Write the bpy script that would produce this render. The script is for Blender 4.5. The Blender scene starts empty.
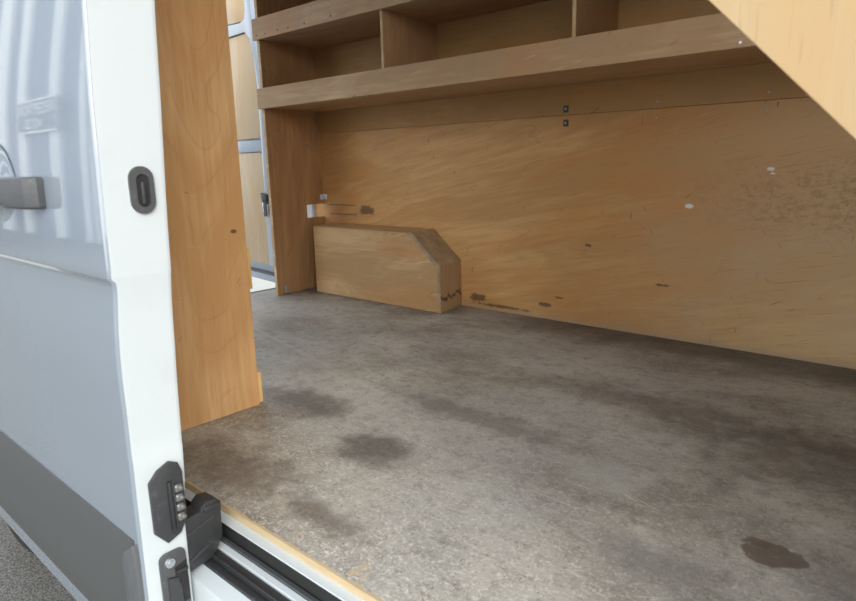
import bpy, bmesh, math, random
from mathutils import Vector, Matrix
random.seed(4)
S = bpy.context.scene
C = S.collection

# ------------------------------------------------------------------ camera, sky, light, exposure
cam = bpy.data.cameras.new('camera')
co = bpy.data.objects.new('camera', cam); C.objects.link(co)
yaw, pit, rol = 0.730875, 0.212863, -0.0242076
fw = Vector((-math.sin(yaw)*math.cos(pit), math.cos(yaw)*math.cos(pit), -math.sin(pit)))
rt = Vector((math.cos(yaw), math.sin(yaw), 0)); up = rt.cross(fw)
r2 = rt*math.cos(rol)+up*math.sin(rol); u2 = r2.cross(fw)
M = Matrix((r2, u2, -fw)).transposed().to_4x4(); M.translation = (0, -0.5885, 0.665)
co.matrix_world = M
cam.sensor_width = 36; cam.lens = 636.2/856*36; cam.clip_start = .02
cam.dof.use_dof = True; cam.dof.focus_distance = 2.5; cam.dof.aperture_fstop = 8
S.camera = co

w = bpy.data.worlds.new('sky'); S.world = w; w.use_nodes = True
nt = w.node_tree; bg = nt.nodes['Background']
tc = nt.nodes.new('ShaderNodeTexCoord'); sp = nt.nodes.new('ShaderNodeSeparateXYZ')
nt.links.new(tc.outputs['Generated'], sp.inputs[0])
cr = nt.nodes.new('ShaderNodeValToRGB'); nt.links.new(sp.outputs[2], cr.inputs[0])
cr.color_ramp.elements[0].position = 0.0; cr.color_ramp.elements[0].color = (1.0, 1.0, .98, 1)
cr.color_ramp.elements[1].position = 0.75; cr.color_ramp.elements[1].color = (.36, .42, .50, 1)
nt.links.new(cr.outputs[0], bg.inputs[0]); bg.inputs[1].default_value = 1.0

sun = bpy.data.lights.new('hazy_sun', 'SUN'); sun.energy = 1.2; sun.angle = math.radians(50); sun.color = (1, .97, .9)
so = bpy.data.objects.new('hazy_sun', sun); C.objects.link(so)
so.rotation_euler = Vector((-.8, .5, -.5)).to_track_quat('-Z', 'Y').to_euler()

vs = S.view_settings
vs.view_transform = 'Standard'; vs.look = 'None'; vs.gamma = 1; vs.use_curve_mapping = False
vs.exposure = 1.5

# ------------------------------------------------------------------ node helpers
def new_mat(name, rough=.5, col=(.5, .5, .5), metal=0, spec=.5, coat=0):
    m = bpy.data.materials.new(name); m.use_nodes = True
    b = m.node_tree.nodes['Principled BSDF']
    b.inputs['Base Color'].default_value = (*col, 1); b.inputs['Roughness'].default_value = rough
    b.inputs['Metallic'].default_value = metal; b.inputs['Specular IOR Level'].default_value = spec
    b.inputs['Coat Weight'].default_value = coat; b.inputs['Coat Roughness'].default_value = .03
    return m

class N:
    """small wrapper for building node graphs"""
    def __init__(s, m):
        s.m = m; s.t = m.node_tree; s.b = s.t.nodes['Principled BSDF']
        s.co = s.t.nodes.new('ShaderNodeTexCoord').outputs['Object']
    def L(s, a, b): s.t.links.new(a, b)
    def setin(s, i, v):
        if hasattr(v, 'is_output'): s.L(v, i)
        else: i.default_value = v
    def map(s, scale=(1, 1, 1), rot=(0, 0, 0), loc=(0, 0, 0), src=None):
        n = s.t.nodes.new('ShaderNodeMapping'); s.L(src or s.co, n.inputs[0])
        n.inputs['Scale'].default_value = scale; n.inputs['Rotation'].default_value = rot; n.inputs['Location'].default_value = loc
        return n.outputs[0]
    def noise(s, vec, scale, detail=4, rough=.55, dist=0, out=0):
        n = s.t.nodes.new('ShaderNodeTexNoise'); s.L(vec, n.inputs['Vector'])
        n.inputs['Scale'].default_value = scale; n.inputs['Detail'].default_value = detail
        n.inputs['Roughness'].default_value = rough; n.inputs['Distortion'].default_value = dist
        return n.outputs[out]
    def math(s, op, a, b=0.0, c=0.0):
        n = s.t.nodes.new('ShaderNodeMath'); n.operation = op
        for i, v in enumerate((a, b, c)): s.setin(n.inputs[i], v)
        return n.outputs[0]
    def step(s, v, a, b, lo=0.0, hi=1.0):
        n = s.t.nodes.new('ShaderNodeMapRange'); n.interpolation_type = 'SMOOTHSTEP'
        s.L(v, n.inputs[0])
        for i, x in zip((1, 2, 3, 4), (a, b, lo, hi)): n.inputs[i].default_value = x
        return n.outputs[0]
    def mix(s, f, a, b, mode='MIX'):
        n = s.t.nodes.new('ShaderNodeMix'); n.data_type = 'RGBA'; n.blend_type = mode
        s.setin(n.inputs[0], f)
        for i, v in ((6, a), (7, b)):
            if hasattr(v, 'is_output'): s.L(v, n.inputs[i])
            else: n.inputs[i].default_value = (*v, 1)
        return n.outputs[2]
    def sep(s, vec):
        n = s.t.nodes.new('ShaderNodeSeparateXYZ'); s.L(vec, n.inputs[0]); return n.outputs
    def bump(s, h, strength=.2, dist=.002):
        n = s.t.nodes.new('ShaderNodeBump'); s.L(h, n.inputs['Height'])
        n.inputs['Strength'].default_value = strength; n.inputs['Distance'].default_value = dist
        s.L(n.outputs[0], s.b.inputs['Normal'])
    def stain(s, c, r, amp=.4, nscale=12, soft=.15, ax=None):
        """mask with a ragged outline, centre c, radii r (3 numbers; a large one ignores that axis)"""
        v = s.map(scale=tuple(1/x for x in r), loc=tuple(-a/x for a, x in zip(c, r)))
        if ax:
            v = s.map(loc=tuple(-a for a in c)); v = s.map(rot=(0, 0, ax), src=v); v = s.map(scale=tuple(1/x for x in r), src=v)
        n = s.t.nodes.new('ShaderNodeVectorMath'); n.operation = 'LENGTH'; s.L(v, n.inputs[0])
        nz = s.noise(s.co, nscale, 5, .6)
        d = s.math('ADD', n.outputs['Value'], s.math('MULTIPLY', s.math('SUBTRACT', nz, .5), amp*4))
        return s.step(d, 1+soft, 1-soft)
    def scratches(s, plane, ang, along, across, thr, seed, mask_scale=3, mthr=.5):
        """thin straight scratches in a plane ('xy','xz','yz') at an angle"""
        rot = {'xy': (0, 0, ang), 'xz': (0, ang, 0), 'yz': (ang, 0, 0)}[plane]
        sc = {'xy': (along, across, 1), 'xz': (along, 1, across), 'yz': (1, along, across)}[plane]
        v = s.map(rot=rot, loc=(seed, seed*.7, seed*.3)); v = s.map(scale=sc, src=v)
        a = s.step(s.noise(v, 1, 1, .4), thr, thr+.03)
        return s.math('MULTIPLY', a, s.step(s.noise(s.map(loc=(seed*3, 1, 2)), mask_scale, 3), mthr, mthr+.1))

def ply(name, grain, dark, light, plane='xz', fig=.5, dirt=.5, rough=.55, seed=0., figscale=1.3, extra=None, warm=None, tilt=0):
    m = new_mat(name, rough, spec=.35); n = N(m)
    base = n.map(loc=(seed, seed*1.3, seed*.7))
    if tilt: base = n.map(rot=(0, tilt, 0), src=base)
    gs = {'x': (.35, 6, 6), 'y': (6, .35, 6), 'z': (6, 6, .35)}[grain]
    fs = {'x': (.5, 1.5, 1.6), 'y': (1.5, .5, 1.5), 'z': (1.6, 1.5, .45)}[grain]
    g1 = n.noise(n.map(scale=gs, src=base), 9, 6, .65, .3)
    big = n.noise(n.map(scale=fs, src=base), figscale, 3, .5, .6)
    # rotary-cut figure: contour bands of the broad noise
    band = n.math('FRACT', n.math('MULTIPLY', big, 11))
    band = n.math('ABSOLUTE', n.math('SUBTRACT', band, .5))
    v = n.math('ADD', n.math('MULTIPLY', g1, .55), n.math('MULTIPLY', band, fig*.5))
    v = n.math('ADD', v, n.math('MULTIPLY', n.math('SUBTRACT', big, .5), 1.1))
    col = n.mix(n.step(v, .18, .62), dark, light)
    # broad warm and dull patches, and darker growth lines that follow the figure
    patch = n.noise(n.map(scale=fs, src=base, loc=(4, 4, 4)), 2.6, 4, .6, .8)
    col = n.mix(n.math('MULTIPLY', n.step(patch, .45, .68), .45), col, tuple(x*k for x, k in zip(dark, (1.12, .85, .6))))
    line = n.step(n.math('ABSOLUTE', n.math('SUBTRACT', n.math('FRACT', n.math('MULTIPLY', big, 17)), .5)), .05, .0)
    line = n.math('MULTIPLY', line, n.step(n.noise(base, 4, 3), .45, .6))
    col = n.mix(n.math('MULTIPLY', line, fig*.7), col, tuple(x*.55 for x in dark))
    if warm: col = warm(n, col)
    # fine pores
    ps = {'x': (4, 90, 90), 'y': (90, 4, 90), 'z': (90, 90, 4)}[grain]
    pores = n.step(n.noise(n.map(scale=ps, src=base), 2.2, 2), .60, .72)
    col = n.mix(n.math('MULTIPLY', pores, .25), col, tuple(x*.45 for x in dark))
    # dents, scuffs, dark nicks
    sp1 = n.scratches(plane, .5, 10, 150, .74, seed+1, 4, .52)
    sp2 = n.scratches(plane, -.9, 14, 170, .75, seed+5, 4, .5)
    sp3 = n.scratches(plane, 1.5, 20, 120, .75, seed+9, 5, .52)
    k = n.math('MAXIMUM', n.math('MAXIMUM', sp1, sp2), sp3)
    col = n.mix(n.math('MULTIPLY', k, dirt), col, (.09, .05, .025))
    l1 = n.scratches(plane, .2, 8, 140, .745, seed+14, 3, .5)
    col = n.mix(n.math('MULTIPLY', l1, dirt*.5), col, (.75, .6, .42))
    smudge = n.step(n.noise(base, 3.2, 5, .7), .55, .8)
    col = n.mix(n.math('MULTIPLY', smudge, dirt*.35), col, (.25, .19, .13))
    if extra: col = extra(n, col)
    n.L(col, n.b.inputs['Base Color'])
    n.bump(n.math('SUBTRACT', g1, n.math('MULTIPLY', k, .8)), .12, .001)
    return m

# ------------------------------------------------------------------ materials
white = new_mat('white_paint', .35, (.57, .62, .64), spec=.3, coat=.15)
shaded_white = new_mat('shaded_door_paint', .2, (.25, .295, .345), spec=.7, coat=1.0)  # white paint of the outer skin, its shade put into a darker blue colour
shaded_white.node_tree.nodes['Principled BSDF'].inputs['Coat IOR'].default_value = 1.8
inner_white = new_mat('inner_white_paint', .4, (.33, .38, .45), coat=.3)
grey_plastic = new_mat('grey_plastic', .45, (.075, .078, .078), spec=.5)
cap_plastic = new_mat('scuffed_grey_plastic', .5, (.10, .105, .11))
black = new_mat('black_plastic', .45, (.028, .029, .031)); 
rubber = new_mat('black_rubber', .75, (.016, .016, .016))
midgrey = new_mat('worn_grey_plastic', .45, (.07, .073, .076))
lockgrey = new_mat('dusty_dark_plastic', .5, (.04, .042, .045))
pinm = new_mat('contact_metal', .35, (.25, .25, .25), metal=.6)
steel = new_mat('zinc_steel', .35, (.55, .57, .6), metal=.9)
for m_, sc_, lo_ in ((black, 60, .55), (lockgrey, 90, .6), (midgrey, 80, .6), (cap_plastic, 50, .6), (rubber, 40, .6)):
    n = N(m_); c0 = tuple(m_.node_tree.nodes['Principled BSDF'].inputs['Base Color'].default_value)[:3]
    f = n.step(n.noise(n.co, sc_, 5, .7), .52, .75)
    n.L(n.mix(n.math('MULTIPLY', f, .5), c0, tuple(x*1.9+.03 for x in c0)), n.b.inputs['Base Color'])
for m_, d_ in ((white, .10), (inner_white, .15)):
    n = N(m_); c0 = tuple(m_.node_tree.nodes['Principled BSDF'].inputs['Base Color'].default_value)[:3]
    f = n.step(n.noise(n.co, 14, 6, .7), .5, .8)
    n.L(n.mix(n.math('MULTIPLY', f, d_*2), c0, tuple(x*.7 for x in c0)), n.b.inputs['Base Color'])

def wall_extra(n, col):
    x, y, z = n.sep(n.co)
    BIG = 50
    # patchy paler, greyer tone towards the right-hand lower part
    low_right = n.math('MULTIPLY', n.step(x, -1.5, -.3), n.step(z, .75, .2))
    nz = n.noise(n.map(scale=(1, 1, 2)), 5, 6, .7)
    col = n.mix(n.math('MULTIPLY', n.math('MULTIPLY', low_right, n.step(nz, .35, .7)), .55), col, (.52, .39, .25))
    scu = n.stain((-.42, 1.72, .53), (.28, BIG, .10), .5, 9, .7)
    col = n.mix(n.math('MULTIPLY', scu, n.math('MULTIPLY', n.step(n.noise(n.map(scale=(1, 1, 1.6)), 48, 6, .85), .45, .6), .5)), col, (.20, .13, .08))
    for c, r, k in (((-.566, 1.72, .62), (.010, BIG, .006), 0), ((-.819, 1.72, .494), (.014, BIG, .008), 0), ((-.56, 1.72, .605), (.007, BIG, .003), 0)):
        col = n.mix(n.math('MULTIPLY', n.stain(c, r, .5, 90, .3), .85), col, (.8, .82, .82))
    for c, r in (((-1.40, 1.72, .060), (.035, BIG, .008)), ((-2.49, 1.72, .43), (.05, BIG, .025)), ((-1.33, 1.72, .10), (.022, BIG, .004)),
                 ((-1.76, 1.72, .05), (.05, BIG, .014)), ((-1.62, 1.72, .022), (.14, BIG, .006)), ((-1.2, 1.72, .33), (.02, BIG, .006)), ((-.9, 1.72, .2), (.03, BIG, .004))):
        col = n.mix(n.math('MULTIPLY', n.stain(c, r, .8, 45, .3), .8), col, (.10, .06, .035))
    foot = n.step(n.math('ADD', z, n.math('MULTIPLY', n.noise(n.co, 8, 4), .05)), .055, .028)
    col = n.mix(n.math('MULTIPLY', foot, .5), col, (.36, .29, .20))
    # two long saw slits beside the cut-out
    for zz in (.452, .402):
        d = n.math('ABSOLUTE', n.math('SUBTRACT', z, zz))
        s_ = n.math('MULTIPLY', n.step(d, .005, .003), n.math('MULTIPLY', n.step(x, -2.80, -2.78), n.step(x, -2.55, -2.60)))
        col = n.mix(n.math('MULTIPLY', s_, .6), col, (.12, .06, .03))
    return col
def wall_warm(n, col):
    x, y, z = n.sep(n.co)
    return n.mix(n.math('MULTIPLY', n.step(x, -1.2, -.2), .5), col, (.60, .45, .235))

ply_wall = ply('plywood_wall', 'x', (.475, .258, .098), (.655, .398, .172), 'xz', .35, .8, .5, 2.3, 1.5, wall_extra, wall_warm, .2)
ply_upper = ply('plywood_strip', 'x', (.42, .25, .10), (.55, .355, .165), 'xz', .2, .5, .55, 7.7, 1.3)
ply_shelf = ply('plywood_shelf', 'x', (.44, .285, .16), (.64, .44, .26), 'xz', .3, .8, .55, 11.1, 2)
ply_div = ply('plywood_divider', 'z', (.42, .25, .13), (.58, .37, .20), 'yz', .3, .5, .55, 15.3)
ply_dark = ply('plywood_end', 'z', (.33, .185, .085), (.50, .30, .15), 'yz', .7, .7, .55, 19.2)
def part_extra(n, col):
    for c, r in (((0, .362, .81), (9, .022, .004)), ((0, .362, .99), (9, .028, .004)), ((0, .36, .53), (9, .018, .002)), ((0, .15, .5), (9, .008, .004)), ((0, .245, .87), (9, .006, .006)), ((0, .34, .965), (9, .004, .014))):
        col = n.mix(n.math('MULTIPLY', n.stain(c, r, .6, 60, .3), .85), col, (.08, .045, .02))
    return col
ply_part = ply('plywood_partition', 'z', (.48, .26, .105), (.66, .42, .21), 'yz', .35, .6, .5, 23.9, 1.4, part_extra)
ply_pale = ply('plywood_pale', 'z', (.48, .37, .24), (.60, .49, .35), 'xz', .25, .45, .55, 27.5, 2)
ply_diag = ply('plywood_diagonal', 'z', (.50, .375, .215), (.59, .47, .295), 'xz', .15, .4, .55, 31.5, 2)
ply_arch = ply('plywood_arch', 'x', (.40, .25, .115), (.56, .385, .20), 'xz', .4, .8, .55, 35.5, 2)
edge = ply('plywood_edge', 'x', (.50, .36, .20), (.72, .56, .35), 'xz', .1, .4, .6, 39, 6)
batm = ply('batten_wood', 'z', (.62, .38, .14), (.85, .58, .26), 'yz', .2, .3, .6, 41, 6)
tape = new_mat('brown_tape', .45, (.27, .195, .12)); n = N(tape)
n.L(n.mix(n.step(n.noise(n.co, 16, 6, .7), .35, .7), (.24, .17, .105), (.38, .285, .185)), n.b.inputs['Base Color'])
torn = ply('plywood_arch_end', 'z', (.30, .19, .10), (.42, .28, .16), 'yz', .2, .6, .6, 44, 2,
           lambda n, col: n.mix(n.math('MULTIPLY', n.step(n.math('ABSOLUTE', n.math('SUBTRACT', n.sep(n.co)[2], n.math('ADD', .005, n.math('MULTIPLY', n.noise(n.map(scale=(1, 1, .2)), 26, 4), .12)))), .011, .005), .85), col, (.07, .04, .025)))

def floor_mat():
    m = new_mat('worn_floor', .5, spec=.5); n = N(m); x, y, z = n.sep(n.co); B = 9
    big = n.noise(n.map(scale=(.8, 1.3, 1)), 2.2, 6, .62, .3)
    col = n.mix(n.step(big, .33, .66), (.20, .172, .14), (.50, .465, .40))
    cool = n.step(n.noise(n.map(loc=(5, 3, 0)), 1.8, 4, .5), .4, .62)
    col = n.mix(n.math('MULTIPLY', cool, .5), col, (.41, .415, .395))
    # streaky rub marks along and across
    st = n.noise(n.map(scale=(2, 14, 1), rot=(0, 0, .25)), 2.5, 6, .7, .5)
    col = n.mix(n.math('MULTIPLY', n.step(st, .5, .75), .4), col, (.42, .40, .36))
    st2 = n.noise(n.map(scale=(2.5, 16, 1), rot=(0, 0, -.5), loc=(3, 1, 0)), 2.2, 6, .7, .5)
    col = n.mix(n.math('MULTIPLY', n.step(st2, .55, .75), .5), col, (.115, .095, .078))
    mot = n.noise(n.co, 24, 7, .75)
    col = n.mix(n.math('MULTIPLY', n.step(mot, .48, .64), .42), col, (.15, .122, .10))
    mot2 = n.noise(n.map(loc=(9, 9, 9)), 11, 8, .75)
    col = n.mix(n.math('MULTIPLY', n.step(mot2, .52, .68), .5), col, (.50, .47, .42))
    # dense pale scuffing near the sill
    sill = n.step(n.math('ADD', y, n.math('MULTIPLY', n.noise(n.co, 2.5, 3), .5)), .85, .25)
    fleck = n.step(n.noise(n.map(scale=(1, 1.7, 1), rot=(0, 0, .6)), 60, 6, .85, .8), .535, .60)
    fleck2 = n.step(n.noise(n.map(scale=(1.8, 1, 1), rot=(0, 0, .3), loc=(3, 3, 3)), 110, 4, .85, .6), .55, .62)
    ff = n.math('MAXIMUM', fleck, fleck2)
    col = n.mix(n.math('MULTIPLY', n.math('MULTIPLY', ff, n.math('ADD', .35, n.math('MULTIPLY', sill, .65))), .95), col, (.74, .68, .59))
    pits = n.step(n.noise(n.map(loc=(8, 2, 1)), 110, 4, .8), .56, .66)
    col = n.mix(n.math('MULTIPLY', pits, .65), col, (.085, .07, .058))
    # single scratches
    for a, sd, th in ((.35, 2, .74), (-.6, 6, .745), (1.2, 11, .75), (.05, 17, .745), (-1.2, 23, .75)):
        s_ = n.scratches('xy', a, 4, 190, th, sd, 3.5, .47)
        col = n.mix(n.math('MULTIPLY', s_, .55), col, (.75, .70, .62))
    # stains (centre, radii, colour, strength, raggedness, softness)
    for c, r, cc, k, am, so_ in (
        ((-.214, .513, 0), (.050, .037, B), (.115, .082, .058), .85, .45, .06),
        ((-1.05, .375, 0), (.10, .075, B), (.085, .07, .055), .75, .5, .6),
        ((-1.42, .47, 0), (.15, .07, B), (.085, .07, .055), .7, .6, .6),
        ((-1.25, .10, 0), (.22, .09, B), (.09, .062, .042), .7, .5, .7),
        ((-.95, .68, 0), (.26, .05, B), (.10, .085, .07), .5, .7, .6),
        ((-.55, 1.05, 0), (.5, .07, B), (.09, .075, .06), .5, .7, .7),
        ((-.1, .95, 0), (.4, .12, B), (.09, .078, .065), .6, .6, .7),
        ((-.55, .585, 0), (.09, .06, B), (.40, .40, .36), .5, .6, .8),
        ((-.35, .36, 0), (.10, .06, B), (.12, .12, .115), .5, .5, .8),
        ((-.05, .50, 0), (.13, .12, B), (.13, .125, .12), .5, .5, .8),
        ((-.9, .10, 0), (.10, .03, B), (.10, .075, .055), .6, .6, .6)):
        s_ = n.stain(c, r, am, 14, so_)
        s_ = n.math('MULTIPLY', s_, n.step(n.noise(n.co, 38, 5, .75), .25, .5, .55, 1.0))
        col = n.mix(n.math('MULTIPLY', s_, k), col, cc)
    # darker tone along the far wall and round the wheel-arch box
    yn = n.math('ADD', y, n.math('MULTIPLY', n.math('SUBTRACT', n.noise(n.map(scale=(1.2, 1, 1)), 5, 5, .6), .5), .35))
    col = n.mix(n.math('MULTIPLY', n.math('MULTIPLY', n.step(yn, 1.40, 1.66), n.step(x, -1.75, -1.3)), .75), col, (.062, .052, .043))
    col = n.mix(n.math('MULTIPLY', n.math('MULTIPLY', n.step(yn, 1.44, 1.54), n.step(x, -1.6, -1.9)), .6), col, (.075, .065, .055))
    rub = n.math('ABSOLUTE', n.math('SUBTRACT', n.math('ADD', y, n.math('MULTIPLY', x, .22)), .36))
    col = n.mix(n.math('MULTIPLY', n.math('MULTIPLY', n.step(rub, .012, .004), n.step(x, -1.05, -1.2)), .35), col, (.5, .48, .44))
    # bare wood where the edge over the sill is chipped
    en = n.math('ADD', y, n.math('MULTIPLY', n.math('SUBTRACT', n.noise(n.map(scale=(1, .4, 1)), 45, 5, .8), .5), .022))
    wood = n.mix(n.noise(n.map(scale=(.2, 1, 1)), 90, 4), (.44, .32, .17), (.66, .52, .33))
    em = n.step(en, .0075, .005)
    chip = n.math('MULTIPLY', n.step(n.noise(n.map(scale=(1, .35, 1), rot=(0, 0, .5), loc=(1, 7, 2)), 34, 3, .7, .5), .60, .64), n.step(y, .12, .05))
    chip = n.math('MULTIPLY', chip, n.step(x, -1.05, -.95))
    col = n.mix(n.math('MAXIMUM', em, n.math('MULTIPLY', chip, .7)), col, wood)
    n.L(col, n.b.inputs['Base Color'])
    n.L(n.step(n.noise(n.co, 6, 5, .7), .3, .7, .42, .62), n.b.inputs['Roughness'])
    n.bump(n.math('SUBTRACT', mot, n.math('MULTIPLY', pits, .5)), .22, .0015)
    return m
floor_m = floor_mat()

asph = new_mat('asphalt', .85); n = N(asph)
c_ = n.mix(n.step(n.noise(n.co, 150, 3, .8), .4, .62), (.07, .068, .062), (.22, .21, .19))
c_ = n.mix(n.math('MULTIPLY', n.step(n.noise(n.co, 3, 4), .45, .7), .3), c_, (.10, .095, .085))
n.L(c_, n.b.inputs['Base Color']); n.bump(n.noise(n.co, 150, 3, .8), .6, .004)
conc = new_mat('pale_concrete', .8); n = N(conc)
n.L(n.mix(n.noise(n.co, 8, 5, .7), (.42, .40, .35), (.52, .50, .45)), n.b.inputs['Base Color'])

# ------------------------------------------------------------------ mesh helpers
def box(bm, x0, x1, y0, y1, z0, z1, bev=0.0, seg=2):
    vs_ = [bm.verts.new((x, y, z)) for x in (x0, x1) for y in (y0, y1) for z in (z0, z1)]
    fs = [bm.faces.new([vs_[i] for i in q]) for q in ((0, 1, 3, 2), (4, 6, 7, 5), (0, 4, 5, 1), (2, 3, 7, 6), (0, 2, 6, 4), (1, 5, 7, 3))]
    bmesh.ops.recalc_face_normals(bm, faces=fs)
    if bev: bmesh.ops.bevel(bm, geom=list({e for f in fs for e in f.edges}), offset=bev, segments=seg, profile=.5, affect='EDGES')
def prism(bm, pts, ax, a, b, bev=0.0, seg=2):
    """extrude a 2D polygon along axis ax ('x','y','z') from a to b"""
    def P(u, v, t): return {'x': (t, u, v), 'y': (u, t, v), 'z': (u, v, t)}[ax]
    lo = [bm.verts.new(P(u, v, a)) for u, v in pts]; hi = [bm.verts.new(P(u, v, b)) for u, v in pts]
    k = len(pts); fs = [bm.faces.new(lo), bm.faces.new(hi[::-1])]
    for i in range(k): fs.append(bm.faces.new((lo[i], hi[i], hi[(i+1) % k], lo[(i+1) % k])))
    bmesh.ops.recalc_face_normals(bm, faces=fs)
    if bev: bmesh.ops.bevel(bm, geom=list({e for f in fs[:2] for e in f.edges}), offset=bev, segments=seg, profile=.5, affect='EDGES')
def stadium(cy, cz, hw, hh, k=10):
    pts = []
    for i in range(k+1):
        a = math.pi*i/k; pts.append((cy+hw*math.cos(a), cz+(hh-hw)+hw*math.sin(a)))
    for i in range(k+1):
        a = math.pi+math.pi*i/k; pts.append((cy+hw*math.cos(a), cz-(hh-hw)+hw*math.sin(a)))
    return pts
def rrect(u0, u1, v0, v1, r, k=5):
    pts = []
    for cu, cv, a0 in ((u1-r, v1-r, 0), (u0+r, v1-r, 90), (u0+r, v0+r, 180), (u1-r, v0+r, 270)):
        for i in range(k+1):
            a = math.radians(a0+90*i/k); pts.append((cu+r*math.cos(a), cv+r*math.sin(a)))
    return pts
def ring(bm, outer, inner, ax, a, b):
    """plate with a hole; outer and inner have the same point count"""
    def P(u, v, t): return {'x': (t, u, v), 'y': (u, t, v), 'z': (u, v, t)}[ax]
    L_ = [[bm.verts.new(P(u, v, t)) for u, v in pl] for pl in (outer, inner) for t in (a, b)]
    k = len(outer); fs = []
    for i in range(k):
        j = (i+1) % k; oa, ob, ia, ib = L_
        for q in ((oa[i], oa[j], ob[j], ob[i]), (ia[j], ia[i], ib[i], ib[j]), (ob[i], ob[j], ib[j], ib[i]), (oa[j], oa[i], ia[i], ia[j])):
            fs.append(bm.faces.new(q))
    bmesh.ops.recalc_face_normals(bm, faces=fs)
def disc(bm, c, r, ax, depth, k=24, dome=0.0):
    d = {'x': Vector((1, 0, 0)), 'y': Vector((0, 1, 0)), 'z': Vector((0, 0, 1))}[ax]
    a_ = d.orthogonal().normalized(); b_ = d.cross(a_)
    c = Vector(c); rows = [(0, r), (depth*.6, r)]
    if dome:
        for t in (.35, .7, .9): rows.append((depth*.6+dome*math.sin(t*math.pi/2), r*math.cos(t*math.pi/2)))
    else: rows.append((depth, r*.9))
    prev = None; first = None
    for h, rr in rows:
        cur = [bm.verts.new(c+d*h+(a_*math.cos(2*math.pi*i/k)+b_*math.sin(2*math.pi*i/k))*rr) for i in range(k)]
        if prev:
            for i in range(k): bm.faces.new((prev[i], prev[(i+1) % k], cur[(i+1) % k], cur[i]))
        else: bm.faces.new(cur[::-1])
        prev = cur
    bm.faces.new(prev)
def obj(name, bm, mat, parent=None, label=None, cat=None, group=None, kind=None, sharp=.6):
    if parent is not None:
        off = Vector((0, 0, 0)); p = parent
        while p is not None: off += p.location; p = p.parent
        bmesh.ops.translate(bm, verts=bm.verts, vec=-off)
    bmesh.ops.recalc_face_normals(bm, faces=bm.faces)
    for f in bm.faces: f.smooth = True
    for e in bm.edges:
        if len(e.link_faces) == 2 and e.calc_face_angle(0) > sharp: e.smooth = False
    me = bpy.data.meshes.new(name); bm.to_mesh(me); bm.free()
    for x in (mat if isinstance(mat, (list, tuple)) else [mat]): me.materials.append(x)
    o = bpy.data.objects.new(name, me); C.objects.link(o); o.parent = parent
    if label: o['label'] = label
    if cat: o['category'] = cat
    if group: o['group'] = group
    if kind: o['kind'] = kind
    return o
def thing(name, loc, label, cat, group=None):
    o = bpy.data.objects.new(name, None); C.objects.link(o); o.location = loc; o.empty_display_size = .1
    o['label'] = label; o['category'] = cat
    if group: o['group'] = group
    return o
def B(*a, **k):
    bm = bmesh.new(); box(bm, *a, **k); return bm
def P(*a, **k):
    bm = bmesh.new(); prism(bm, *a, **k); return bm
def struct(name, bm, mat, label=None, parent=None, **k): return obj(name, bm, mat, parent, label, None, kind=None if parent else 'structure', **k)

# ------------------------------------------------------------------ van shell
FX = .42                                   # bulkhead
struct('floor', B(-2.96, FX, 0, 1.72, -.018, 0), floor_m, 'worn grey plywood load floor of the van')
struct('wall_right', B(-2.91, FX, 1.72, 1.738, -.018, .8352, bev=.0012, seg=1), ply_wall, 'orange brown plywood lining on the far side of the van')
wu = struct('trim_1', B(-2.91, FX, 1.7185, 1.7365, .836, 1.80, bev=.0012, seg=1), ply_upper, 'upper strip of plywood lining above the long seam')
struct('wall_far_side', B(-3.0, FX, 1.74, 1.80, -.30, 1.85), white, 'white steel body side behind the plywood')
bpy.data.objects['wall_far_side'].name = 'wall_back'
struct('trim_2', B(-3.06, -2.915, 1.74-.045, 1.74, -.05, 1.84, bev=.006), white, 'white rear corner pillar beside the open rear door')
struct('wall_front', B(FX, FX+.03, -.09, 1.74, -.018, 1.85), ply_wall, 'plywood bulkhead behind the cab')
struct('ceiling', B(-3.0, FX+.03, -.09, 1.80, 1.85, 1.88), inner_white, 'white van roof')
lw = bmesh.new(); box(lw, -3.0, -1.53, -.075, -.004, .02, 1.85); struct('wall_left', lw, inner_white, 'near body side behind the slid back door')
lw = bmesh.new(); box(lw, .40, FX+.03, -.075, -.004, .02, 1.85); struct('trim_3', lw, inner_white, 'front pillar of the side door opening')
lw = bmesh.new(); box(lw, -1.53, .25, -.075, -.004, 1.72, 1.85); struct('trim_4', lw, inner_white, 'header over the side door opening')
# sill section, from the floor outwards
XS0, XS1 = -2.9, .45
struct('trim_5', P([(0, -.0155), (-.0200, -.0155), (-.021, -.0163), (-.021, -.0175), (-.004, -.0175), (0, -.0175)], 'x', XS0, XS1), white, 'white painted sill strip under the raw floor edge')
bm = bmesh.new(); box(bm, XS0, XS1, -.0205, -.003, -.12, -.0180); box(bm, XS0, XS1, -.028, -.021, -.12, -.062); struct('trim_6', bm, rubber, 'black door track slot along the sill')
bm = bmesh.new(); box(bm, XS0, XS1, -.0335, -.024, -.058, -.044, bev=.001, seg=1)
for k in range(3): box(bm, XS0, XS1, -.0325+k*.003, -.031+k*.003, -.0445, -.0425)
struct('trim_7', bm, midgrey, 'ribbed grey edge of the door track')
struct('trim_8', B(XS0, XS1, -.048, -.034, -.056, -.046, bev=.001, seg=1), white, 'pale metal strip of the door track')
bm = bmesh.new(); box(bm, XS0, XS1, -.064, -.0485, -.075, -.050, bev=.002); box(bm, XS0, XS1, -.069, -.0645, -.075, -.046, bev=.001, seg=1); box(bm, XS0, XS1, -.084, -.0695, -.085, -.056, bev=.002)
struct('trim_9', bm, black, 'black rubber cover of the door track, outer part')
struct('trim_10', P([(-.0845, -.062), (-.113, -.068), (-.1145, -.075), (-.112, -.30), (-.0845, -.30)], 'x', XS0, XS1), white, 'white painted body sill below the track')
# rear sill strip at the back of the floor
struct('trim_11', B(-2.985, -2.962, -.05, 1.70, -.06, .001, bev=.002), black, 'dark rear edge strip of the load floor')
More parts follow.
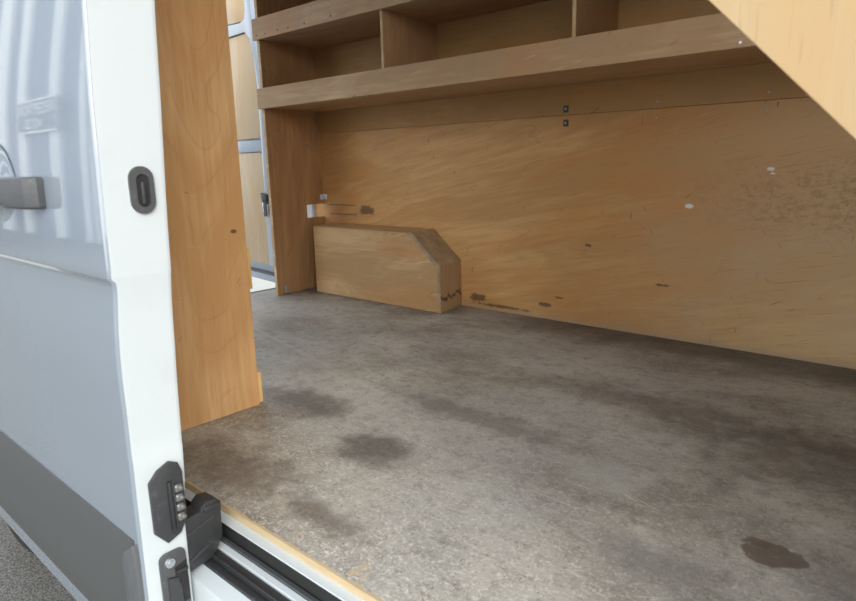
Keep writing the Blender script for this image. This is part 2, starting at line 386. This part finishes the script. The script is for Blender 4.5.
# ground
struct('ground', B(-40, 14, -14, 12, -.66, -.5815), asph, 'speckled grey asphalt')
struct('ground_concrete', B(-40, -4.4, -.6, 25, -.62, -.581), conc, 'pale concrete yard behind the van')
# screws holding the upper strip (parts of the wall)
def screw(x, z, parent, mat=steel, r=.0042, y=1.7185):
    bm = bmesh.new(); disc(bm, (x, y, z), r, 'y', -.0022, 12); 
    return obj('screw', bm, mat, parent)
wr = bpy.data.objects['wall_right']
for x in (-.950, -.591): screw(x, .859, wu, pinm if x > -.7 else steel)
for x in (-.951, -.592): screw(x, .803, wr, pinm if x > -.7 else steel, y=1.72)
for x in (-2.215, -1.825):
    screw(x, .845, wu, pinm, .0028); screw(x, .79, wr, pinm, .0028, y=1.72)
for z, p, y in ((.859, wu, 1.7185), (.806, wr, 1.72)):
    pl = obj('fixing_plate', B(-1.327, -1.305, y-.003, y, z-.013, z+.013, bev=.001, seg=1), midgrey, p)
    screw(-1.316, z, pl, steel, .005, y-.003)

# ------------------------------------------------------------------ shelf unit on the far side
su = thing('shelf_unit', (-2.78, 1.52, 0), 'two tier plywood shelf unit with fascias fixed along the far van wall', 'shelves')
# end panel: slightly skewed, notch cut in the rear edge
x0, x1 = -2.775, -2.835
def skew(bm, xf=-2.775, xb=-2.835, y0=1.33, y1=1.71):
    for v in bm.verts: v.co.x += (v.co.y-y0)/(y1-y0)*(xb-xf)
bm = P([(1.33, .001), (1.716, .001), (1.716, .385), (1.583, .387), (1.583, .457), (1.716, .458), (1.716, 1.79), (1.33, 1.79)], 'x', -2.793, -2.775); skew(bm)
ep = obj('end_panel', bm, ply_dark, su)
bm = B(-2.7935, -2.7745, 1.328, 1.3297, .001, 1.79); obj('edge_strip', bm, edge, ep)
# metal angle bracket at the foot
bm = bmesh.new(); box(bm, -2.776, -2.772, 1.372, 1.396, .006, .052, bev=.001, seg=1); disc(bm, (-2.772, 1.384, .035), .007, 'x', .004, 16); disc(bm, (-2.772, 1.384, .015), .005, 'x', .003, 16)
obj('angle_bracket', bm, steel, ep)
bm = bmesh.new(); box(bm, -2.832, -2.806, 1.7165, 1.7195, .480, .508, bev=.001, seg=1); box(bm, -2.8305, -2.827, 1.690, 1.7165, .480, .508, bev=.001, seg=1)
disc(bm, (-2.818, 1.7165, .494), .006, 'y', -.003, 16); disc(bm, (-2.827, 1.702, .494), .006, 'x', .003, 16)
obj('wall_bracket', bm, steel, su)
def shelf(z0, z1, name='shelf_board'):
    s_ = obj(name, B(-2.79, FX-.004, 1.332, 1.716, z0+.004, z0+.020), ply_shelf, su)
    f_ = obj('fascia', B(-2.805, FX-.004, 1.312, 1.3275, z0, z1, bev=.0015, seg=1), ply_shelf, s_)
    for i in range(7):
        x = -2.74+i*.105
    return s_, f_
s1, f1 = shelf(.945, 1.041)
s2, f2 = shelf(1.264, 1.361)
def nail(parent, x, z): 
    bm = bmesh.new(); disc(bm, (x, 1.312, z), .0042, 'y', -.0012, 10); obj('nail_head', bm, lockgrey, parent)
for x in (-2.77, -2.70, -2.60, -2.52, -2.40, -2.22): nail(f2, x, 1.281+random.random()*.01)
bm = bmesh.new(); disc(bm, (-.566, 1.312, .958), .0045, 'y', -.003, 12); obj('screw', bm, steel, f1)
for xf in (-1.928, -1.066, -.2):
    bm = P([(1.332, .966), (1.716, .966), (1.716, 1.267), (1.332, 1.267)], 'x', xf-.012, xf+.0)
    for v in bm.verts: v.co.x -= (v.co.y-1.332)/.384*.045
    d_ = obj('divider', bm, ply_div, su)
    obj('edge_strip', B(xf-.0125, xf+.0005, 1.3285, 1.3315, 1.036, 1.262), edge, d_)
for xf in (-1.5, -.6):
    obj('divider', B(xf-.012, xf, 1.332, 1.716, 1.285, 1.79), ply_div, su)

# ------------------------------------------------------------------ wheel-arch box
def ask(bm):
    for v in bm.verts: v.co.x -= max(0, v.co.y-1.526)/.19*.033
    return bm
ab = thing('wheel_arch_box', (-2.26, 1.62, 0), 'low boxed-in plywood wheel arch cover with a sloping taped corner, against the far wall', 'wheel arch cover')
YF = 1.526
prof = [(-2.70, .001), (-1.825, .001), (-1.825, .218), (-1.988, .350), (-2.70, .350)]
obj('front_panel', P(prof, 'y', YF, YF+.012, bev=.001, seg=1), ply_arch, ab)
obj('top_panel', ask(B(-2.70, -1.985, YF+.0, 1.718, .3505, .3545, bev=.001, seg=1)), ply_arch, ab)
bm = P([(-1.820, .2185), (-1.825, .222), (-1.990, .3555), (-1.982, .3555)], 'y', YF-.0005, 1.718); 
obj('sloping_panel', ask(P([(-1.8195, .216), (-1.986, .3565), (-1.998, .3520), (-1.831, .212)], 'y', YF-.001, 1.718)), tape, ab); bm.free()
obj('end_panel', ask(B(-1.8245, -1.819, YF, 1.718, .001, .217, bev=.001, seg=1)), torn, ab)
# tape strip lapped over the front edge of the slope
obj('edge_tape', P([(-1.8185, .214), (-1.9865, .3572), (-2.02, .3572), (-2.02, .350), (-1.992, .338), (-1.834, .202), (-1.834, .03), (-1.8185, .02)], 'y', YF-.0015, YF-.0005), tape, ab)
bm = bmesh.new()
obj('side_board', ask(B(-2.70, -2.694, YF+.012, 1.718, .001, .349)), ply_arch, ab); bm.free()

# ------------------------------------------------------------------ plywood partition just inside the side door
pp = thing('partition_panel', (-1.52, .18, 0), 'tall plywood partition board standing just inside the side door', 'panel')
bd = obj('board', B(-1.522, -1.51, -.002, .3655, .001, 1.84, bev=.001, seg=1), ply_part, pp)
obj('batten', B(-1.545, -1.5225, .30, .386, .001, .092, bev=.002), batm, pp)
obj('batten', B(-1.545, -1.5225, .30, .382, .335, .445, bev=.002), batm, pp)
obj('batten', B(-1.545, -1.5225, .30, .374, .70, .79, bev=.002), batm, pp)

# ------------------------------------------------------------------ diagonal-cut panel near the front of the doorway
dp = thing('diagonal_panel', (.1, .13, .5), 'pale plywood panel with a diagonal edge, close by at the upper right', 'panel')
def dline(x): return .819-1.02*(x+.245)
obj('board', P([(.38, dline(.38)), (.38, 1.05), (-.4715, 1.05)], 'y', .12, .132, bev=.0008, seg=1), ply_diag, dp)
obj('upright', B(.38, .415, .12, .19, .05, 1.8), batm, dp)

# ------------------------------------------------------------------ sliding door
sd = thing('sliding_door', (-1.75, -.15, -.245), 'white van sliding door slid open at the left, with grey side moulding', 'sliding door')
CY = -.5885
lev = [(-.245, .386, .468), (-.225, .3855, .469), (-.12, .385, .470), (.045, .387, .4715), (.13, .388, .480), (.17, .389, .482), (.22, .3895, .484), (.28, .3905, .486), (.33, .3905, .488), (.38, .392, .4905), (.42, .3945, .492), (.46, .3985, .494), (.484, .3997, .495), (.4935, .3985, .4955), (.4985, .3935, .496), (.502, .3925, .4965), (.515, .3935, .497), (.57, .3945, .499), (.666, .3975, .504), (.77, .4005, .510), (.90, .408, .516), (1.1, .425, .53), (1.4, .455, .56), (1.72, .50, .60)]
def sec(z):
    for (a, o0, i0), (b, o1, i1) in zip(lev, lev[1:]):
        if a <= z <= b: t = (z-a)/(b-a); return o0+(o1-o0)*t, i0+(i1-i0)*t
    return lev[0][1:] if z < lev[0][0] else lev[-1][1:]
XB, XF = -2.42, -1.014
def xface(z): return XF + (.0015 if z < .195 else 0) + (.003*(z-.46)/.04 if .46 < z < .5 else (.003 if z >= .5 else 0)) - .003
bm = bmesh.new(); prev = None
zs = sorted(set([l[0] for l in lev]+[.192, .2, .46, .5, -.2, -.05, .6, 1.0, 1.25, 1.55]))
skinfaces = []
for z in zs:
    o_, i_ = sec(z); yo = CY+o_; yi = CY+i_; xf = xface(z)
    pts = [(XB, yo)]
    pts += [(xf-.007, yo), (xf-.005, yo), (xf-.0025, yo+.0005), (xf-.0006, yo+.002), (xf, yo+.005), (xf, yo+.007), (xf, yi-.008), (xf, yi-.006), (xf-.0015, yi-.0015), (xf-.006, yi), (XB, yi)]
    cur = [bm.verts.new((x, y, z)) for x, y in pts]
    if prev:
        k = len(pts)
        for a in range(k):
            b_ = (a+1) % k
            f_ = bm.faces.new((prev[a], prev[b_], cur[b_], cur[a]))
            if a in (0, 1, 2, 3, 4): f_.material_index = 1
    else: bm.faces.new(cur[::-1])
    prev = cur
bm.faces.new(prev)
shell = obj('door_shell', bm, [white, shaded_white], sd, sharp=.72)
# grey side moulding (z -.20 .. .05)
def strip(z0, z1, xa, xb, off, n_=6):
    bm = bmesh.new(); prev = None
    for i in range(n_+1):
        z = z0+(z1-z0)*i/n_; yo = CY+sec(z)[0]; o2 = off if 0 < i < n_ else off*.35
        cur = [bm.verts.new(p) for p in ((xa, yo+.001, z), (xa, yo-o2, z), (xb-.012, yo-o2, z), (xb, yo-o2*.4, z), (xb, yo+.001, z))]
        if prev:
            for a in range(4): bm.faces.new((prev[a], prev[a+1], cur[a+1], cur[a]))
            bm.faces.new((prev[4], prev[0], cur[0], cur[4]))
        else: bm.faces.new(cur[::-1])
        prev = cur
    bm.faces.new(prev); return bm
obj('side_moulding', strip(-.20, .046, XB+.01, XF-.022, .008), grey_plastic, sd, 'matt grey side moulding')
bm = P([(-1.078, -.005), (-1.062, .018), (-1.024, .044), (-1.020, .03), (-1.020, -.19), (-1.068, -.19), (-1.079, -.10)], 'y', -.2112, -.200, bev=.002)
obj('moulding_end_cap', bm, cap_plastic, sd, 'scuffed lighter grey end cap of the moulding')
# handle
cu = bmesh.new()
k = 40; rows = [(.0045*(1-(q/12)**2)**2+.0003, .112*q/12) for q in range(12, 0, -1)]
prev = None
for h, r in rows:
    cur = [cu.verts.new((-1.50+r*math.cos(2*math.pi*i/k), CY+sec(.63)[0]-h, .63+r*.85*math.sin(2*math.pi*i/k))) for i in range(k)]
    if prev:
        for i in range(k): cu.faces.new((prev[i], prev[(i+1) % k], cur[(i+1) % k], cur[i]))
    prev = cur
cu.faces.new(prev)
obj('handle_cup', cu, shaded_white, sd, sharp=2)
ys = CY+sec(.63)[0]
hd = obj('door_handle', B(-1.68, -1.365, ys-.036, ys-.014, .606, .654, bev=.007, seg=3), grey_plastic, sd, 'dark grey pull handle')
obj('handle_end', P([(-1.362, ys-.036), (-1.258, ys-.030), (-1.243, ys-.012), (-1.246, ys+.001), (-1.362, ys+.001)], 'z', .602, .658, bev=.006, seg=3), midgrey, hd, 'darker end block of the handle')
obj('handle_foot', B(-1.67, -1.62, ys-.015, ys+.001, .612, .648, bev=.003), grey_plastic, hd)
# oval grommet high on the front face
xf = XF+.0
g = obj('lock_grommet', bmesh.new(), midgrey, sd)
bm = bmesh.new(); ring(bm, stadium(-.128, .634, .0195, .037), stadium(-.1265, .633, .0105, .026), 'x', xf-.002, xf+.005)
bm.transform(Matrix.Translation(-sd.location)); bm.to_mesh(g.data); bm.free()
obj('grommet_recess', P(stadium(-.1265, .633, .0115, .027), 'x', xf-.001, xf+.0015), rubber, g, 'black opening inside the grey ring')
obj('locking_pin', B(xf+.001, xf+.006, -.130, -.1235, .612, .647, bev=.002), lockgrey, g)
# contact plate with four sprung contacts
XL = XF+.0015
plate = [(-.138, .176), (-.1225, .168), (-.1165, .150), (-.1165, .062), (-.130, .038), (-.155, .028), (-.1765, .055), (-.1765, .148), (-.160, .166)]
cp = obj('contact_plate', P(plate, 'x', XL-.002, XL+.005, bev=.002), lockgrey, sd, 'black eight sided contact plate')
obj('contact_rail', B(XL+.004, XL+.012, -.1475, -.141, .048, .142, bev=.0015), black, cp)
obj('contact_rail', B(XL+.004, XL+.010, -.1395, -.1365, .050, .142, bev=.001), lockgrey, cp)
for z in (.125, .107, .089, .071):
    bm = bmesh.new(); box(bm, XL+.004, XL+.013, -.1365, -.1225, z-.0072, z+.0072, bev=.0035, seg=3); disc(bm, (XL+.0125, -.1265, z), .0045, 'x', .003, 14, dome=.002)
    obj('contact_pin', bm, pinm, cp)
for z in (.158, .040):
    bm = bmesh.new(); disc(bm, (XL+.004, -.139 if z > .1 else -.145, z), .005, 'x', .003, 14); obj('screw', bm, lockgrey, cp)
# latch
lp = obj('latch_plate', P(rrect(-.175, -.1265, -.16, .010, .014), 'x', XL-.002, XL+.004, bev=.0015), midgrey, sd, 'dark grey door latch plate')
bm = bmesh.new(); disc(bm, (XL+.004, -.1575, -.008), .0095, 'x', .004, 20); disc(bm, (XL+.006, -.1575, -.008), .005, 'x', .003, 6)
obj('screw', bm, steel, lp)
obj('latch_mouth', P([(-.150, -.022), (-.1275, -.016), (-.1275, -.095), (-.140, -.095), (-.143, -.045), (-.150, -.04)], 'x', XL+.0035, XL+.0055), rubber, lp, 'black mouth of the latch')
obj('latch_claw', P([(-.165, -.035), (-.148, -.040), (-.142, -.06), (-.142, -.10), (-.165, -.10)], 'x', XL+.003, XL+.010, bev=.002), lockgrey, lp)
obj('latch_bar', B(XL+.004, XL+.012, -.150, -.1285, -.032, -.026, bev=.001), black, lp)
# roller arm reaching into the track
ra = obj('roller_arm', P([(-.128, .034), (-.115, .048), (-.084, .050), (-.080, .058), (-.070, .066), (-.052, .064), (-.042, .054), (-.043, .038), (-.045, -.016), (-.060, -.042), (-.072, -.051), (-.128, -.060)], 'x', -1.065, -1.024, bev=.003), black, sd, 'black roller arm')
obj('arm_rib', P([(-.122, .018), (-.06, .034), (-.06, .030), (-.122, .013)], 'x', -1.025, -1.022), lockgrey, ra)
obj('arm_rib', P([(-.118, -.035), (-.075, -.018), (-.075, -.023), (-.118, -.040)], 'x', -1.025, -1.022), lockgrey, ra)
obj('arm_head', B(-1.045, -1.0205, -.079, -.043, .044, .057, bev=.004), black, ra)

# ------------------------------------------------------------------ rear door, folded open
an = math.atan(.14)
hinge = Vector((-3.05, 1.78, 0))
rd = thing('rear_door', (-3.05, 1.78, -.09), 'white framed rear van door with plywood inserts, swung open beyond the shelf end', 'rear door')
def dpt(s_, z, off=0.0):
    """s_: distance along -X from the cab origin, measured on the door plane"""
    x = -s_; y = 1.78+.14*(s_-3.05)+off
    return (x, y, z)
def dplate(pts, o0, o1, bev=0.0):
    bm = P([(-u, v) for u, v in pts], 'y', o0, o1, bev=bev)
    for v in bm.verts: v.co.y += 1.78+.14*(-v.co.x-3.05)
    return bm
R_ = lambda u0, u1, v0, v1, r: rrect(u0, u1, v0, v1, r)
# frame: backing skin and raised ribs
outl = [(3.08, -.09), (4.15, -.09), (4.15, 1.80), (3.66, 1.80), (3.62, 1.65), (3.56, 1.40), (3.53, 1.10), (3.50, .80), (3.43, .45), (3.40, -.09)]
outl = [(3.38, -.09), (4.15, -.09), (4.15, 1.82), (3.60, 1.82), (3.575, 1.40), (3.53, 1.10), (3.46, .84), (3.42, .5), (3.38, .1)]
obj('door_skin', dplate(outl, .02, .045, bev=.003), inner_white, rd, 'white painted door frame')
fr = bmesh.new()
ribs = [[(3.38, .02), (3.60, .02), (3.585, .77), (3.575, 1.16), (3.60, 1.34), (3.63, 1.45), (3.70, 1.50), (4.13, 1.512), (4.13, 1.590), (3.75, 1.562), (3.69, 1.575), (3.67, 1.62), (3.665, 1.82), (3.60, 1.82), (3.575, 1.40), (3.53, 1.10), (3.46, .84), (3.42, .5)],
        [(3.575, .762), (4.14, .762), (4.14, .842), (3.575, .832)],
        [(3.38, -.09), (4.15, -.09), (4.15, -.045), (3.38, -.045)]]
for r in ribs:
    b2 = dplate(r, -.012, .02, bev=.003); me_ = bpy.data.meshes.new('tmp'); b2.to_mesh(me_); b2.free(); fr.from_mesh(me_); bpy.data.meshes.remove(me_)
obj('door_frame', fr, inner_white, rd, 'pale blue white steel ribs')
obj('plywood_insert', dplate([(3.605, .022), (4.14, .03), (4.14, .757), (3.61, .757), (3.590, .73), (3.592, .5)], -.006, .018, bev=.001), ply_pale, rd, 'lower plywood insert')
obj('plywood_insert', dplate([(3.585, .848), (4.14, .848), (4.14, 1.505), (3.70, 1.494), (3.645, 1.455), (3.608, 1.34), (3.582, 1.16)], .0, .018, bev=.001), ply_pale, rd, 'upper plywood insert with a rounded corner')
obj('plywood_insert', dplate([(3.675, 1.82), (3.678, 1.62), (3.70, 1.583), (3.75, 1.572), (4.14, 1.60), (4.14, 1.82)], .0, .018, bev=.001), ply_pale, rd, 'topmost plywood insert')
bm = dplate([(3.52, .49), (3.60, .50), (3.585, .44), (3.52, .455)], -.04, -.012, bev=.004)
ck = obj('door_catch', bm, black, rd, 'black and steel catch on the door frame')
obj('catch_plate', dplate([(3.53, .37), (3.60, .38), (3.60, .44), (3.53, .43)], -.03, -.012, bev=.003), steel, ck)
obj('catch_bar', dplate([(3.54, .35), (3.575, .35), (3.575, .475), (3.54, .475)], -.036, -.03), lockgrey, ck)
obj('door_seal', dplate([(3.39, -.044), (4.14, -.044), (4.14, -.03), (3.39, -.03)], -.016, .018), midgrey, rd)
obj('hinge_arm', P([(-3.05, 1.78), (-3.05, 1.80), (-3.40, 1.875), (-3.40, 1.83)], 'z', .2, .26, bev=.002), inner_white, rd)
obj('hinge_arm', P([(-3.05, 1.78), (-3.05, 1.80), (-3.40, 1.875), (-3.40, 1.83)], 'z', 1.3, 1.36, bev=.002), inner_white, rd)

# ------------------------------------------------------------------ rear wheel behind the slid door
wh = thing('wheel', (-2.32, 0, -.24), 'black rear tyre just showing below the bottom of the sliding door', 'wheel')
def lathe(name, prof, mat, parent, c, k=48):
    bm = bmesh.new(); rings = []
    for r, y in prof: rings.append([bm.verts.new((c[0]+r*math.cos(2*math.pi*i/k), c[1]+y, c[2]+r*math.sin(2*math.pi*i/k))) for i in range(k)])
    for a, b_ in zip(rings, rings[1:]+rings[:1]):
        for i in range(k): bm.faces.new((a[i], a[(i+1) % k], b_[(i+1) % k], b_[i]))
    return obj(name, bm, mat, parent)
c = (-2.32, 0, -.24)
lathe('tyre', [(.205, -.08), (.25, -.088), (.31, -.085), (.333, -.07), (.34, -.05), (.34, .10), (.33, .12), (.205, .11)], rubber, wh, c)
lathe('wheel_rim', [(.02, -.05), (.10, -.055), (.14, -.03), (.18, -.04), (.2045, -.075), (.2045, .10), (.19, .10), (.02, -.02)], steel, wh, c)

# ------------------------------------------------------------------ building and sign across the yard (seen mirrored in the door paint)
fac = new_mat('blue_grey_cladding', .6, (.10, .13, .20)); pal = new_mat('pale_pilaster', .6, (.85, .88, .88)); dk = new_mat('sign_blue_grey', .6, (.08, .11, .14)); lt = new_mat('sign_white', .6, (.9, .93, .93))
bl = thing('building', (-20, -7.5, -.58), 'long grey blue clad building across the yard, mirrored in the door paint', 'building')
obj('facade', B(-32, -13.2, -9.5, -5.6, -.58, 9.2), fac, bl)
for xa, xb in ((-17.3, -16.7), (-15.45, -15.1), (-14.85, -14.65), (-14.2, -13.9), (-21.5, -20.6), (-19.6, -19.0)):
    obj('pilaster', B(xa, xb, -5.62, -5.5, -.58, 9.1), pal, bl)
obj('roof_edge', B(-32.2, -13.0, -9.6, -5.45, 9.2, 9.4), pal, bl)
SZ = 2.02
sg = thing('entrance_sign', (-17.1, -5.45, 1.5), 'blue grey entrance sign with white border and lettering on the building', 'sign')
obj('sign_board', B(-19.3, -16.5, -5.47, -5.42, SZ, SZ+.9), dk, sg)
bm = bmesh.new(); box(bm, -19.3, -16.5, -5.42, -5.41, SZ, SZ+.05); box(bm, -19.3, -16.5, -5.42, -5.41, SZ+.85, SZ+.90); box(bm, -19.3, -19.26, -5.42, -5.41, SZ+.05, SZ+.85); box(bm, -16.54, -16.5, -5.42, -5.41, SZ+.05, SZ+.85)
obj('sign_border', bm, lt, sg)
def text(body, x, z, size, parent, mat):
    cu_ = bpy.data.curves.new('lettering', 'FONT'); cu_.body = body; cu_.size = size; cu_.align_x = 'CENTER'; cu_.extrude = .004
    t_ = bpy.data.objects.new('lettering', cu_); C.objects.link(t_)
    dg = bpy.context.evaluated_depsgraph_get(); me_ = bpy.data.meshes.new_from_object(t_.evaluated_get(dg)); bpy.data.objects.remove(t_)
    me_.materials.clear(); me_.materials.append(mat)
    o = bpy.data.objects.new('lettering', me_); C.objects.link(o); o.parent = parent
    # the board faces +Y, so the text is turned to be read from the van's side
    o.location = Vector((x, -5.40, z))-parent.location; o.rotation_euler = (math.pi/2, 0, math.pi); o.scale = (1.15, 1, 1)
    return o
text('RECEPTION', -17.9, SZ+.48, .42, sg, lt)
text('ACCES', -18.05, SZ+.13, .36, sg, lt)
